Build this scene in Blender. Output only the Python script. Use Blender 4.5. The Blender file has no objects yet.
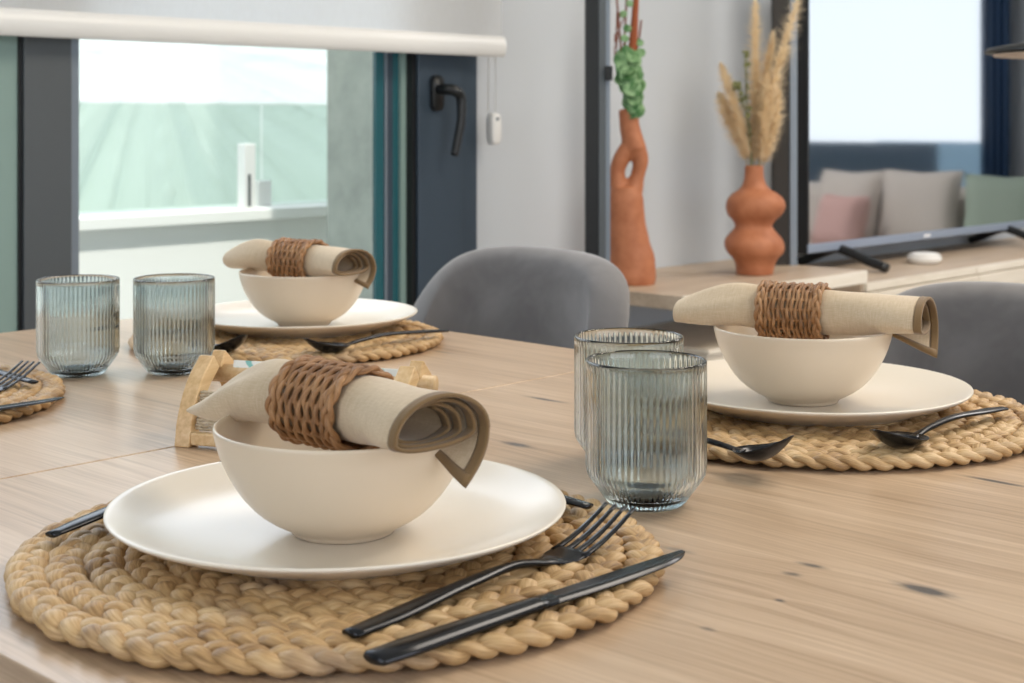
import bpy, bmesh, math, random
from mathutils import Vector, Matrix, noise
S = bpy.context.scene
COL = S.collection
S.cycles.max_bounces = 16; S.cycles.transmission_bounces = 14; S.cycles.transparent_max_bounces = 12
R = math.radians
rnd = random.Random(7)

# ------------------------------------------------------------------ camera
cam_d = bpy.data.cameras.new('camera'); cam = bpy.data.objects.new('camera', cam_d); COL.objects.link(cam)
cam.location = (0, 0, 1.01); cam.rotation_euler = (R(90), 0, R(-46.2))
cam_d.sensor_width = 36; cam_d.lens = 52.03; cam_d.shift_y = -0.2173
cam_d.clip_start = 0.02; cam_d.clip_end = 200
cam_d.dof.use_dof = True; cam_d.dof.focus_distance = 1.05; cam_d.dof.aperture_fstop = 14.0
S.camera = cam

# ------------------------------------------------------------------ sky and exposure
W = bpy.data.worlds.new('sky'); S.world = W; W.use_nodes = True
wn = W.node_tree.nodes; wl = W.node_tree.links
bg = wn['Background']
tc = wn.new('ShaderNodeTexCoord'); sep = wn.new('ShaderNodeSeparateXYZ'); rmp = wn.new('ShaderNodeValToRGB')
cn = wn.new('ShaderNodeTexNoise'); cn.inputs['Scale'].default_value = 2.2; cn.inputs['Detail'].default_value = 5
mx = wn.new('ShaderNodeMix'); mx.data_type = 'RGBA'
wl.new(tc.outputs['Generated'], sep.inputs[0]); wl.new(sep.outputs['Z'], rmp.inputs[0]); wl.new(tc.outputs['Generated'], cn.inputs['Vector'])
rmp.color_ramp.elements[0].position = 0.0; rmp.color_ramp.elements[0].color = (.93, .95, 1, 1)
rmp.color_ramp.elements[1].position = 0.6; rmp.color_ramp.elements[1].color = (.62, .76, 1, 1)
wl.new(cn.outputs['Fac'], mx.inputs['Factor']); wl.new(rmp.outputs[0], mx.inputs['A']); mx.inputs['B'].default_value = (.97, .97, 1, 1)
wl.new(mx.outputs['Result'], bg.inputs['Color']); bg.inputs['Strength'].default_value = 1.8
S.view_settings.view_transform = 'Standard'; S.view_settings.look = 'None'
S.view_settings.gamma = 1; S.view_settings.use_curve_mapping = False; S.view_settings.exposure = 0.12

sd = bpy.data.lights.new('sun', 'SUN'); sd.energy = 3.2; sd.angle = R(2.5); sd.color = (1, .96, .90)
sun = bpy.data.objects.new('sun', sd); COL.objects.link(sun); sun.rotation_euler = (R(29), R(-7), 0)
def area(name, loc, rot, sx, sy, power, col):
    d = bpy.data.lights.new(name, 'AREA'); d.shape = 'RECTANGLE'; d.size = sx; d.size_y = sy; d.energy = power; d.color = col
    o = bpy.data.objects.new(name, d); o.location = loc; o.rotation_euler = rot; COL.objects.link(o); return o
# area lamps added to lift the room: at its windows and below the ceiling
area('fill_south_window', (0.9, -2.9, 1.45), (R(90), 0, 0), 3.8, 2.0, 30, (.93, .96, 1))  # added fill from behind the camera, at an unseen opening
area('fill_west_window', (-1.9, 0.2, 1.5), (R(90), 0, R(-90)), 2.4, 1.8, 11, (.86, .93, 1))  # added fill at an unseen opening on the west side
area('daylight_north_window', (0.95, 2.36, 1.75), (R(-90), 0, 0), 2.0, .9, 15, (.78, .88, 1))
area('ceiling_fill_light', (2.4, 0.3, 2.56), (0, 0, 0), 1.2, 1.2, 44, (1, .89, .74))  # added to brighten the interior, no fixture modelled
area('living_ceiling_fill_light', (4.6, 0.6, 2.56), (0, 0, 0), 1.4, 1.4, 44, (1, .95, .90))  # same kind of added fill over the living corner

# ------------------------------------------------------------------ helpers
def mat(name, col, rough=.5, metal=0, **kw):
    m = bpy.data.materials.new(name); m.use_nodes = True
    b = m.node_tree.nodes['Principled BSDF']
    b.inputs['Base Color'].default_value = (*col, 1); b.inputs['Roughness'].default_value = rough; b.inputs['Metallic'].default_value = metal
    for k, v in kw.items():
        b.inputs[k.replace('_', ' ')].default_value = v
    return m
def nt(m):
    return m.node_tree.nodes, m.node_tree.links, m.node_tree.nodes['Principled BSDF']
def coords(m, scale=(1, 1, 1), src='Object', rot=(0, 0, 0)):
    n, l, b = nt(m); t = n.new('ShaderNodeTexCoord'); mp = n.new('ShaderNodeMapping')
    mp.inputs['Scale'].default_value = scale; mp.inputs['Rotation'].default_value = rot
    l.new(t.outputs[src], mp.inputs[0]); return mp.outputs[0]
def noise_tex(m, vec, scale, detail=4, rough=.5, dist=0):
    n, l, b = nt(m); x = n.new('ShaderNodeTexNoise'); l.new(vec, x.inputs['Vector'])
    x.inputs['Scale'].default_value = scale; x.inputs['Detail'].default_value = detail
    x.inputs['Roughness'].default_value = rough; x.inputs['Distortion'].default_value = dist
    return x.outputs['Fac']
def ramp(m, fac, stops):
    n, l, b = nt(m); r = n.new('ShaderNodeValToRGB'); l.new(fac, r.inputs[0]); e = r.color_ramp.elements
    while len(e) < len(stops): e.new(.5)
    for i, (p, c) in enumerate(stops):
        e[i].position = p; e[i].color = (*c, 1) if len(c) == 3 else c
    return r.outputs[0]
def mixc(m, fac, a, b_, mode='MIX'):
    n, l, b = nt(m); x = n.new('ShaderNodeMix'); x.data_type = 'RGBA'; x.blend_type = mode
    for s, v in (('Factor', fac), ('A', a), ('B', b_)):
        if isinstance(v, (int, float)): x.inputs[s].default_value = v
        elif isinstance(v, tuple): x.inputs[s].default_value = (*v, 1)
        else: l.new(v, x.inputs[s])
    return x.outputs['Result']
def mth(m, op, a, b_=None, clamp=False):
    n, l, b = nt(m); x = n.new('ShaderNodeMath'); x.operation = op; x.use_clamp = clamp
    for i, v in enumerate((a, b_)):
        if v is None: continue
        if isinstance(v, (int, float)): x.inputs[i].default_value = v
        else: l.new(v, x.inputs[i])
    return x.outputs[0]
def bump(m, fac, strength=.3, dist=.001):
    n, l, b = nt(m); x = n.new('ShaderNodeBump'); x.inputs['Strength'].default_value = strength; x.inputs['Distance'].default_value = dist
    l.new(fac, x.inputs['Height']); l.new(x.outputs[0], b.inputs['Normal'])
def setc(m, out, inp='Base Color'):
    n, l, b = nt(m); l.new(out, b.inputs[inp])

def link(name, me, m=None, parent=None, smooth=True, loc=None, mods=()):
    o = bpy.data.objects.new(name, me); COL.objects.link(o)
    if m: me.materials.append(m)
    if smooth:
        for p in me.polygons: p.use_smooth = True
    if parent: o.parent = parent
    if loc: o.location = loc
    for k, kw in mods:
        md = o.modifiers.new(k.lower(), k)
        for a, v in kw.items(): setattr(md, a, v)
    return o
def new_mesh(name, V, F, UV=None):
    me = bpy.data.meshes.new(name); me.from_pydata([tuple(v) for v in V], [], F)
    if UV:
        ul = me.uv_layers.new(name='UVMap')
        for i, lp in enumerate(me.loops): ul.data[i].uv = UV[lp.vertex_index]
    me.validate(); me.update(); return me
class MB:
    """collects boxes, tubes and lathes of ONE part"""
    def __init__(s): s.V = []; s.F = []; s.UV = []
    def add(s, V, F, UV=None):
        n = len(s.V); s.V += [Vector(v) for v in V]; s.F += [tuple(i + n for i in f) for f in F]
        s.UV += UV if UV else [(0, 0)] * len(V)
    def box(s, x0, x1, y0, y1, z0, z1, mt=None):
        V = [Vector((x, y, z)) for z in (z0, z1) for x, y in ((x0, y0), (x1, y0), (x1, y1), (x0, y1))]
        if mt: V = [mt @ v for v in V]
        s.add(V, [(3, 2, 1, 0), (4, 5, 6, 7), (0, 1, 5, 4), (1, 2, 6, 5), (2, 3, 7, 6), (3, 0, 4, 7)]); return s
    def tube(s, P, rad, n=8, caps=True, flat=None, up=Vector((0, 0, 1)), closed=False):
        """rad: number or list; flat: (side, up) factors"""
        P = [Vector(p) for p in P]; N = len(P); V = []; UV = []; L = 0
        rr = rad if isinstance(rad, (list, tuple)) else [rad] * N
        for i, p in enumerate(P):
            a = P[i - 1] if (i > 0 or closed) else P[i]; b = P[(i + 1) % N] if (i < N - 1 or closed) else P[i]
            t = (b - a).normalized(); sd = t.cross(up)
            if sd.length < 1e-4: sd = t.cross(Vector((1, 0, 0)))
            sd.normalize(); u = sd.cross(t).normalized()
            if i: L += (P[i] - P[i - 1]).length
            ra = rr[i]; fs, fu = (ra if isinstance(ra, tuple) else (ra, ra))
            if flat: fs *= flat[0]; fu *= flat[1]
            for k in range(n):
                c = 2 * math.pi * k / n
                V.append(p + sd * fs * math.cos(c) + u * fu * math.sin(c)); UV.append((L, k / n))
        F = []
        for i in range(N if closed else N - 1):
            j = (i + 1) % N
            for k in range(n):
                F.append((i * n + k, i * n + (k + 1) % n, j * n + (k + 1) % n, j * n + k))
        if caps and not closed:
            F.append(tuple(range(n))[::-1]); F.append(tuple((N - 1) * n + k for k in range(n)))
        s.add(V, F, UV); return s
    def lathe(s, prof, n=64, ribs=None, c=(0, 0), asym=None):
        """prof: list of (r, z[, rib amplitude])"""
        V = []; 
        for q in prof:
            r, z = q[0], q[1]; amp = q[2] if len(q) > 2 else 0
            for k in range(n):
                a = 2 * math.pi * k / n; rr = r
                if amp: rr = r + amp * (abs(math.cos(ribs * a / 2)) - 1)
                if asym: rr *= asym(a, z)
                V.append((c[0] + rr * math.cos(a), c[1] + rr * math.sin(a), z))
        F = []
        for i in range(len(prof) - 1):
            for k in range(n):
                F.append((i * n + k, i * n + (k + 1) % n, (i + 1) * n + (k + 1) % n, (i + 1) * n + k))
        s.add(V, F)
        return s
    def build(s, name, m, parent=None, smooth=False, bevel=0, loc=None, mods=(), uv=False):
        me = new_mesh(name, s.V, s.F, s.UV if uv else None)
        bm = bmesh.new(); bm.from_mesh(me); bmesh.ops.recalc_face_normals(bm, faces=bm.faces); bm.to_mesh(me); bm.free()
        md = list(mods)
        if bevel: md.insert(0, ('BEVEL', dict(width=bevel, segments=3, limit_method='ANGLE', angle_limit=R(40))))
        o = link(name, me, m, parent, smooth, loc, md)
        if bevel and not smooth:
            for p in me.polygons: p.use_smooth = True
            o.modifiers.new('wn', 'WEIGHTED_NORMAL').keep_sharp = True
        return o
def tag(o, label=None, cat=None, group=None, kind=None):
    if label: o['label'] = label
    if cat: o['category'] = cat
    if group: o['group'] = group
    if kind: o['kind'] = kind
    return o
def empty(name, loc, rz=0, label=None, cat=None, group=None):
    o = bpy.data.objects.new(name, None); o.empty_display_size = .05; COL.objects.link(o)
    o.location = loc; o.rotation_euler = (0, 0, R(rz)); return tag(o, label, cat, group)
def copy_tree(o, parent=None):
    c = o.copy(); COL.objects.link(c)
    if parent: c.parent = parent
    for ch in [k for k in COL.objects if k.parent == o]: copy_tree(ch, c)
    return c
def place(o, x, y, z, rz=0, label=None):
    o.location = (x, y, z); o.rotation_euler = (0, 0, R(rz))
    if label: o['label'] = label
    return o
def struct(name, mb, m, bevel=0, **kw): return tag(mb.build(name, m, bevel=bevel, **kw), kind='structure')
def sm(t): t = max(0, min(1, t)); return t * t * (3 - 2 * t)
def cat_rom(P, n=8):
    P = [Vector(p) for p in P]; Q = [P[0] * 2 - P[1]] + P + [P[-1] * 2 - P[-2]]; out = []
    for i in range(1, len(Q) - 2):
        for k in range(n):
            t = k / n; a, b, c, d = Q[i - 1], Q[i], Q[i + 1], Q[i + 2]
            out.append(.5 * ((2 * b) + (c - a) * t + (2 * a - 5 * b + 4 * c - d) * t * t + (3 * b - a - 3 * c + d) * t ** 3))
    out.append(P[-1]); return out
def lerp_list(L, n):
    out = []
    for i in range(len(L) - 1):
        for k in range(n):
            t = sm(k / n); a, b = L[i], L[i + 1]
            out.append(tuple(x + (y - x) * t for x, y in zip(a, b)) if isinstance(a, tuple) else a + (b - a) * t)
    out.append(L[-1]); return out

# ------------------------------------------------------------------ materials
def wood(name, c0, c1, c2, along='y', rough=.42, knots=(), plank=.145, dark=.55):
    m = mat(name, c1, rough); n, l, b = nt(m)
    t = n.new('ShaderNodeTexCoord'); sp = n.new('ShaderNodeSeparateXYZ'); l.new(t.outputs['Object'], sp.inputs[0])
    ax, ay = (sp.outputs['X'], sp.outputs['Y']) if along == 'y' else (sp.outputs['Y'], sp.outputs['X'])
    # slow waviness of the grain lines
    wv = noise_tex(m, coords(m, (2.5, 1.1, 1) if along == 'y' else (1.1, 2.5, 1)), 2.0, 3)
    x = mth(m, 'ADD', ax, mth(m, 'MULTIPLY', mth(m, 'SUBTRACT', wv, .5), .035))
    kn = None
    for (kx, ky, sx, sy, st) in knots:
        dx = mth(m, 'DIVIDE', mth(m, 'SUBTRACT', x, kx), sx); dy = mth(m, 'DIVIDE', mth(m, 'SUBTRACT', ay, ky), sy)
        d2 = mth(m, 'ADD', mth(m, 'MULTIPLY', dx, dx), mth(m, 'MULTIPLY', dy, dy))
        g = mth(m, 'DIVIDE', 1.0, mth(m, 'ADD', 1.0, d2))                 # 1 at the knot
        x = mth(m, 'ADD', x, mth(m, 'MULTIPLY', mth(m, 'MULTIPLY', g, dx), sx * 2.4))
        g4 = mth(m, 'MULTIPLY', mth(m, 'POWER', g, 2.6), st)
        kn = g4 if kn is None else mth(m, 'MAXIMUM', kn, g4)
    cb = n.new('ShaderNodeCombineXYZ'); l.new(x, cb.inputs[0]); l.new(ay, cb.inputs[1]); l.new(sp.outputs['Z'], cb.inputs[2])
    def mapped(sc):
        mp = n.new('ShaderNodeMapping'); mp.inputs['Scale'].default_value = sc; l.new(cb.outputs[0], mp.inputs[0]); return mp.outputs[0]
    fine = noise_tex(m, mapped((260, 5.5, 260)), 1, 4, .6)
    med = noise_tex(m, mapped((46, 2.2, 46)), 1, 5, .6)
    big = noise_tex(m, mapped((11, .9, 11)), 1, 3)
    g = mth(m, 'ADD', mth(m, 'MULTIPLY', fine, .38), mth(m, 'ADD', mth(m, 'MULTIPLY', med, .34), mth(m, 'MULTIPLY', big, .28)))
    col = ramp(m, g, [(.37, c0), (.50, c1), (.63, c2)])
    # board to board tone
    pl = mth(m, 'FLOOR', mth(m, 'DIVIDE', ax, plank)); wn_ = n.new('ShaderNodeTexWhiteNoise'); wn_.noise_dimensions = '1D'; l.new(pl, wn_.inputs['W'])
    col = mixc(m, mth(m, 'MULTIPLY', wn_.outputs['Value'], .10), col, tuple(v * .72 for v in c0))
    # dark streaks
    stv = noise_tex(m, mapped((34, 3.0, 34)), 1, 2, .5, .4)
    stf = mth(m, 'MULTIPLY', mth(m, 'SUBTRACT', stv, .69, True), 2.2, True)
    col = mixc(m, stf, col, tuple(v * dark for v in c0))
    if kn is not None:
        rough_n = noise_tex(m, mapped((150, 50, 150)), 1, 4, .8)
        kf = mth(m, 'MULTIPLY', kn, mth(m, 'ADD', .05, mth(m, 'MULTIPLY', rough_n, 1.7)), True)
        kf = mth(m, 'MULTIPLY', mth(m, 'SUBTRACT', kf, .14, True), 1.5, True)
        col = mixc(m, kf, col, (.105, .088, .078))
    setc(m, col); bump(m, fine, .2, .0006)
    return m
KN = [(a - .8, b - .72, c, d, e) for a, b, c, d, e in ((.743, .401, .0085, .021, 1.5), (.736, .470, .0055, .014, 1.0), (.711, .470, .004, .009, .9), (.711, .545, .006, .018, .6),
      (.854, .815, .009, .022, 1.1), (1.01, .926, .005, .034, 1.1), (1.005, .484, .005, .034, 1.2), (.669, .449, .003, .005, 1.0), (.608, .45, .004, .008, .7), (1.137, 1.201, .005, .03, .8),
      (.976, .60, .003, .008, .7), (.60, 1.22, .006, .02, .5))]
M = {}
M['oak'] = wood('oak_table', (.34, .225, .138), (.515, .365, .242), (.64, .48, .34), 'y', .31, KN)
M['oak_edge'] = wood('oak_edge', (.30, .21, .135), (.42, .30, .20), (.50, .37, .26), 'y', .5)
M['oak_shelf'] = wood('oak_shelf', (.40, .30, .215), (.53, .41, .30), (.62, .50, .385), 'x', .45, plank=.3)
M['pale_wood'] = wood('pale_wood', (.66, .58, .47), (.78, .71, .60), (.85, .79, .70), 'x', .5, plank=.6, dark=.85)
M['bamboo'] = wood('bamboo', (.55, .34, .15), (.70, .48, .25), (.80, .60, .36), 'y', .38, plank=.05, dark=.8)
M['wall'] = mat('wall_paint', (.52, .55, .585), .85)
bump(M['wall'], noise_tex(M['wall'], coords(M['wall']), 220, 2), .05, .001)
M['ceil'] = mat('ceiling_paint', (.80, .79, .77), .9)
M['floor'] = wood('floor_boards', (.30, .27, .24), (.40, .365, .33), (.48, .45, .41), 'x', .4, plank=.19)
M['alu'] = mat('anthracite_aluminium', (.088, .098, .106), .45, .2)
bump(M['alu'], noise_tex(M['alu'], coords(M['alu']), 500, 2), .08, .0006)
M['alu_blue'] = mat('blue_grey_aluminium', (.045, .066, .092), .38, .2)
M['alu_light'] = mat('light_aluminium_edge', (.22, .255, .30), .4, .4)
M['black'] = mat('black_plastic', (.006, .007, .008), .38)
M['brownblack'] = mat('dark_brown_metal', (.022, .018, .015), .6)
def make_pane(name, tint, gl=.03):
    m = mat(name, (1, 1, 1), .02); n, l, b = nt(m); tp = n.new('ShaderNodeBsdfTransparent'); tp.inputs[0].default_value = (*tint, 1)
    gs = n.new('ShaderNodeBsdfGlossy'); gs.inputs['Roughness'].default_value = .02; lw = n.new('ShaderNodeLayerWeight'); lw.inputs['Blend'].default_value = .12
    mx_ = n.new('ShaderNodeMixShader'); l.new(lw.outputs['Fresnel'], mx_.inputs[0]); l.new(tp.outputs[0], mx_.inputs[1]); l.new(gs.outputs[0], mx_.inputs[2])
    l.new(mx_.outputs[0], n['Material Output'].inputs[0]); return m
M['glass_pane'] = make_pane('window_glass', (.97, .99, .98))
M['green_glass'] = make_pane('green_glass', (.90, .945, .925))
M['mint'] = mat('mint_glass_edge', (.25, .35, .32), .25)
M['teal'] = mat('teal_glass_edge', (.02, .10, .12), .15)
M['blind'] = mat('blind_fabric', (.86, .85, .82), .9)
def make_blind():
    m = M['blind']; n, l, b = nt(m)
    w = noise_tex(m, coords(m, (900, 900, 60)), 1, 1); setc(m, ramp(m, w, [(.3, (.80, .79, .77)), (.7, (.88, .875, .86))]))
    tr = n.new('ShaderNodeBsdfTranslucent'); tr.inputs[0].default_value = (.86, .90, .96, 1)
    mxs = n.new('ShaderNodeMixShader'); mxs.inputs[0].default_value = .52
    l.new(b.outputs[0], mxs.inputs[1]); l.new(tr.outputs[0], mxs.inputs[2]); l.new(mxs.outputs[0], n['Material Output'].inputs[0])
make_blind()
M['white_plastic'] = mat('white_plastic', (.80, .79, .77), .35)
def make_film():
    m = mat('plastic_film', (.90, .93, .90), .22); n, l, b = nt(m)
    tr = n.new('ShaderNodeBsdfTranslucent'); tr.inputs[0].default_value = (.93, .97, .94, 1)
    tp = n.new('ShaderNodeBsdfTransparent'); tp.inputs[0].default_value = (.95, 1, .98, 1)
    a = n.new('ShaderNodeMixShader'); a.inputs[0].default_value = .40; c = n.new('ShaderNodeMixShader'); c.inputs[0].default_value = .34
    l.new(b.outputs[0], a.inputs[1]); l.new(tr.outputs[0], a.inputs[2]); l.new(a.outputs[0], c.inputs[1]); l.new(tp.outputs[0], c.inputs[2])
    l.new(c.outputs[0], n['Material Output'].inputs[0]); return m
M['film'] = make_film()
M['cream_wall'] = mat('cream_render', (.90, .89, .84), .9)
M['stone'] = mat('grey_green_render', (.36, .38, .33), .9)
setc(M['stone'], ramp(M['stone'], noise_tex(M['stone'], coords(M['stone']), 9, 6, .7), [(.3, (.30, .32, .28)), (.7, (.44, .46, .40))]))
M['garden_wall'] = mat('pale_green_render', (.50, .53, .51), .9)
M['terrace'] = mat('terrace_tile', (.62, .61, .56), .8)
def ceramic(name, c):
    m = mat(name, c, .36, 0, Coat_Weight=.35, Coat_Roughness=.16)
    v = noise_tex(m, coords(m), 420, 2); bump(m, v, .03, .0004); return m
M['cream'] = ceramic('cream_stoneware', (.70, .585, .45))
M['plate'] = ceramic('cream_plate_glaze', (.80, .725, .62))
def make_linen():
    m = mat('beige_linen', (.60, .50, .375), .88, 0, Sheen_Weight=.25)
    v1 = noise_tex(m, coords(m, (90, 1600, 1600)), 1, 2); v2 = noise_tex(m, coords(m, (1600, 120, 120)), 1, 2)
    g = mth(m, 'MULTIPLY', mth(m, 'ADD', v1, v2), .5)
    setc(m, ramp(m, g, [(.36, (.53, .405, .265)), (.5, (.575, .45, .305)), (.64, (.63, .505, .355))])); bump(m, g, .15, .0003); return m
M['linen'] = make_linen()
M['hem'] = mat('olive_brown_hem', (.19, .115, .048), .9, 0, Sheen_Weight=.2)
bump(M['hem'], noise_tex(M['hem'], coords(M['hem']), 1500, 2), .4, .0005)
def make_reed(name, c0, c1, c2, sc=90, rough=.5, spec=None):
    m = mat(name, c1, rough); n, l, b = nt(m)
    uv = coords(m, (9, 3, 1), 'UV'); a = noise_tex(m, uv, 6, 3, .6)
    st = noise_tex(m, coords(m, (22, 11, 1), 'UV'), 5, 2, .6)
    big = noise_tex(m, coords(m), sc, 2, .5)
    g = mth(m, 'ADD', mth(m, 'MULTIPLY', a, .35), mth(m, 'ADD', mth(m, 'MULTIPLY', st, .25), mth(m, 'MULTIPLY', big, .40)))
    setc(m, ramp(m, g, [(.36, c0), (.49, c1), (.63, c2)])); bump(m, st, .5, .0008); return m
M['rattan'] = make_reed('brown_rattan', (.15, .062, .020), (.34, .165, .065), (.50, .28, .13), 60, .42)
def make_hyacinth():
    m = make_reed('braided_water_hyacinth', (.20, .10, .035), (.50, .31, .135), (.73, .53, .30), 34, .5)
    n, l, b = nt(m); base = b.inputs['Base Color'].links[0].from_socket
    # grey-brown fibres plaited in as patches
    p = noise_tex(m, coords(m), 13, 3, .6); pf = mth(m, 'MULTIPLY', mth(m, 'SUBTRACT', p, .56, True), 5.5, True)
    col = mixc(m, mth(m, 'MULTIPLY', pf, .8), base, (.17, .125, .115)); setc(m, col); return m
M['hyacinth'] = make_hyacinth()
M['cutlery'] = mat('black_steel', (.035, .036, .040), .24, .85)
M['tumbler'] = mat('smoky_ribbed_glass', (.755, .825, .84), .02, 0, Transmission_Weight=1, IOR=1.45)
def make_velvet():
    m = mat('grey_velvet', (.155, .155, .162), .85, 0, Sheen_Weight=.5, Sheen_Roughness=.4)
    m.node_tree.nodes['Principled BSDF'].inputs['Sheen Tint'].default_value = (.86, .84, .84, 1)
    v = noise_tex(m, coords(m), 7, 4, .6, .6)
    setc(m, ramp(m, v, [(.35, (.125, .117, .116)), (.65, (.19, .18, .178))])); bump(m, noise_tex(m, coords(m), 700, 2), .1, .0006); return m
M['velvet'] = make_velvet()
def make_terra():
    m = mat('terracotta', (.42, .15, .065), .6)
    v = noise_tex(m, coords(m), 30, 5, .6); setc(m, ramp(m, v, [(.35, (.365, .122, .050)), (.65, (.46, .172, .078))])); bump(m, noise_tex(m, coords(m), 300, 3), .15, .001); return m
M['terra'] = make_terra()
M['pampas'] = mat('pampas_plume', (.92, .80, .60), .9); M['drystem'] = mat('dry_stem', (.45, .34, .17), .8)
def fluffy(m):
    n, l, b = nt(m); v = noise_tex(m, coords(m), 55, 3, .6)
    setc(m, ramp(m, v, [(.35, (.84, .70, .50)), (.6, (.98, .92, .78))]))
    tr = n.new('ShaderNodeBsdfTranslucent'); tr.inputs[0].default_value = (1, .90, .72, 1); x = n.new('ShaderNodeMixShader'); x.inputs[0].default_value = .6
    l.new(b.outputs[0], x.inputs[1]); l.new(tr.outputs[0], x.inputs[2]); l.new(x.outputs[0], n['Material Output'].inputs[0])
fluffy(M['pampas'])
M['leaf'] = mat('succulent_leaf', (.15, .30, .12), .5)
setc(M['leaf'], ramp(M['leaf'], noise_tex(M['leaf'], coords(M['leaf']), 60, 2), [(.38, (.07, .20, .06)), (.62, (.27, .44, .22))]))
M['olive'] = mat('olive_twig', (.16, .17, .06), .7); M['rust'] = mat('rust_spike', (.30, .075, .025), .8); M['redstem'] = mat('red_brown_stem', (.20, .06, .035), .7)
M['screen'] = mat('dark_tv_screen', (.51, .535, .575), .045, 1.0)
M['bezel'] = mat('silver_blue_bezel', (.30, .36, .47), .35, .3)
M['white'] = mat('white_gloss', (.82, .81, .78), .3)
M['rope'] = make_reed('woven_seagrass', (.30, .22, .13), (.52, .42, .29), (.70, .60, .46), 200, .8)
M['fence'] = mat('slate_fence', (.045, .065, .10), .7); M['fence_light'] = mat('pale_blue_fence', (.30, .40, .52), .8)
M['grass'] = mat('lawn', (.14, .19, .08), .9)

# ------------------------------------------------------------------ the room
XE, YS, XW, YN, ZC = 6.6, -3.0, -2.0, 2.47, 2.6      # inner faces
struct('floor', MB().box(XW - .2, XE + .2, YS - .2, YN + .3, -.12, 0), M['floor'])
struct('ceiling', MB().box(XW - .2, XE + .2, YS - .2, YN + .3, ZC, ZC + .15), M['ceil'])
# north wall: the glazed opening runs from x .25 to 2.467
w = MB().box(XW - .2, .25, YN, YN + .22, 0, ZC).box(2.428, XE + .2, YN, YN + .22, 0, ZC).box(.25, 2.428, YN, YN + .22, 2.3, ZC)
struct('wall_north', w, M['wall'])
w = MB().box(XE, XE + .2, YS, -.05, 0, ZC).box(XE, XE + .2, 1.395, YN, 0, ZC).box(XE, XE + .2, -.05, 1.395, 0, .42).box(XE, XE + .2, -.05, 1.395, 1.72, ZC)
struct('wall_east', w, M['wall'])
w = MB().box(XW, -1.1, YS - .2, YS, 0, ZC).box(2.9, XE, YS - .2, YS, 0, ZC).box(-1.1, 2.9, YS - .2, YS, 0, .4).box(-1.1, 2.9, YS - .2, YS, 2.5, ZC)
struct('wall_south', w, M['wall'])
w = MB().box(XW - .2, XW, YS, -1.0, 0, ZC).box(XW - .2, XW, 1.4, YN, 0, ZC).box(XW - .2, XW, -1.0, 1.4, 0, .6).box(XW - .2, XW, -1.0, 1.4, 2.4, ZC)
struct('wall_west', w, M['wall'])
struct('baseboard_north', MB().box(2.48, XE, YN - .014, YN, 0, .08), M['white'], .003)

# window_1: the glazed unit behind the table
win = empty('window_1', (1.37, YN, 0)); tag(win, kind='structure')
inv = Matrix.Translation((-1.37, -YN, 0))
def wpart(name, boxes, m, bevel=.002, parent=win):
    b = MB()
    for bx in boxes: b.box(bx[0] * .984, bx[1] * .984, *bx[2:], mt=inv)
    return b.build(name, m, parent, bevel=bevel)
y0, y1 = 2.44, 2.52
wpart('window_frame', [(.25, 1.268, y0, y1, .0, .12), (.25, 2.467, y0, y1, 2.18, 2.3), (.25, .36, y0, y1, .12, 2.18), (1.20, 1.268, y0, y1, .12, 2.18)], M['alu'])
wpart('window_stile', [(1.304, 1.311, y0 - .002, y1, .0, 2.18)], M['black'], 0)
wpart('window_stile', [(1.311, 1.405, y0 - .01, y1 + .02, .0, 2.18)], M['alu'])
wpart('window_stile', [(1.405, 1.424, y0 - .004, y1 + .01, .0, 2.18)], M['alu_light'])
wpart('glazing_bead', [(1.268, 1.304, y0 + .002, y0 + .012, .12, 2.18)], M['mint'], 0)
wpart('pane', [(.36, 1.20, 2.475, 2.481, .12, 2.18)], M['glass_pane'], 0)
wpart('pane', [(1.416, 2.172, 2.475, 2.481, .06, 2.18)], M['glass_pane'], 0)
wpart('bottom_rail', [(1.416, 2.172, y0, y1, .0, .06)], M['alu'])
wpart('glazing_edge', [(2.172, 2.196, y0 + .024, y0 + .034, .0, 2.18)], M['teal'], 0)
wpart('glazing_edge', [(2.196, 2.203, y0 + .020, y0 + .034, .0, 2.18)], M['alu_light'], 0)
wpart('glazing_edge', [(2.203, 2.222, y0 + .024, y0 + .034, .0, 2.18)], M['alu_blue'], 0)
wpart('glazing_edge', [(2.222, 2.240, y0 + .024, y0 + .034, .0, 2.18)], M['teal'], 0)
wpart('glazing_edge', [(2.240, 2.256, y0 + .016, y0 + .034, .0, 2.18)], M['mint'], 0)
wpart('sash', [(2.256, 2.268, y0 - .004, y1, .0, 2.18)], M['black'], 0)
sash = wpart('sash', [(2.268, 2.405, y0 - .012, y1, .0, 2.18)], M['alu_blue'])
wpart('sash', [(2.405, 2.414, y0 + .004, y1, .0, 2.18)], M['black'], 0)
wpart('window_frame', [(2.414, 2.467, y0, y1, .0, 2.18)], M['alu_blue'])
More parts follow.
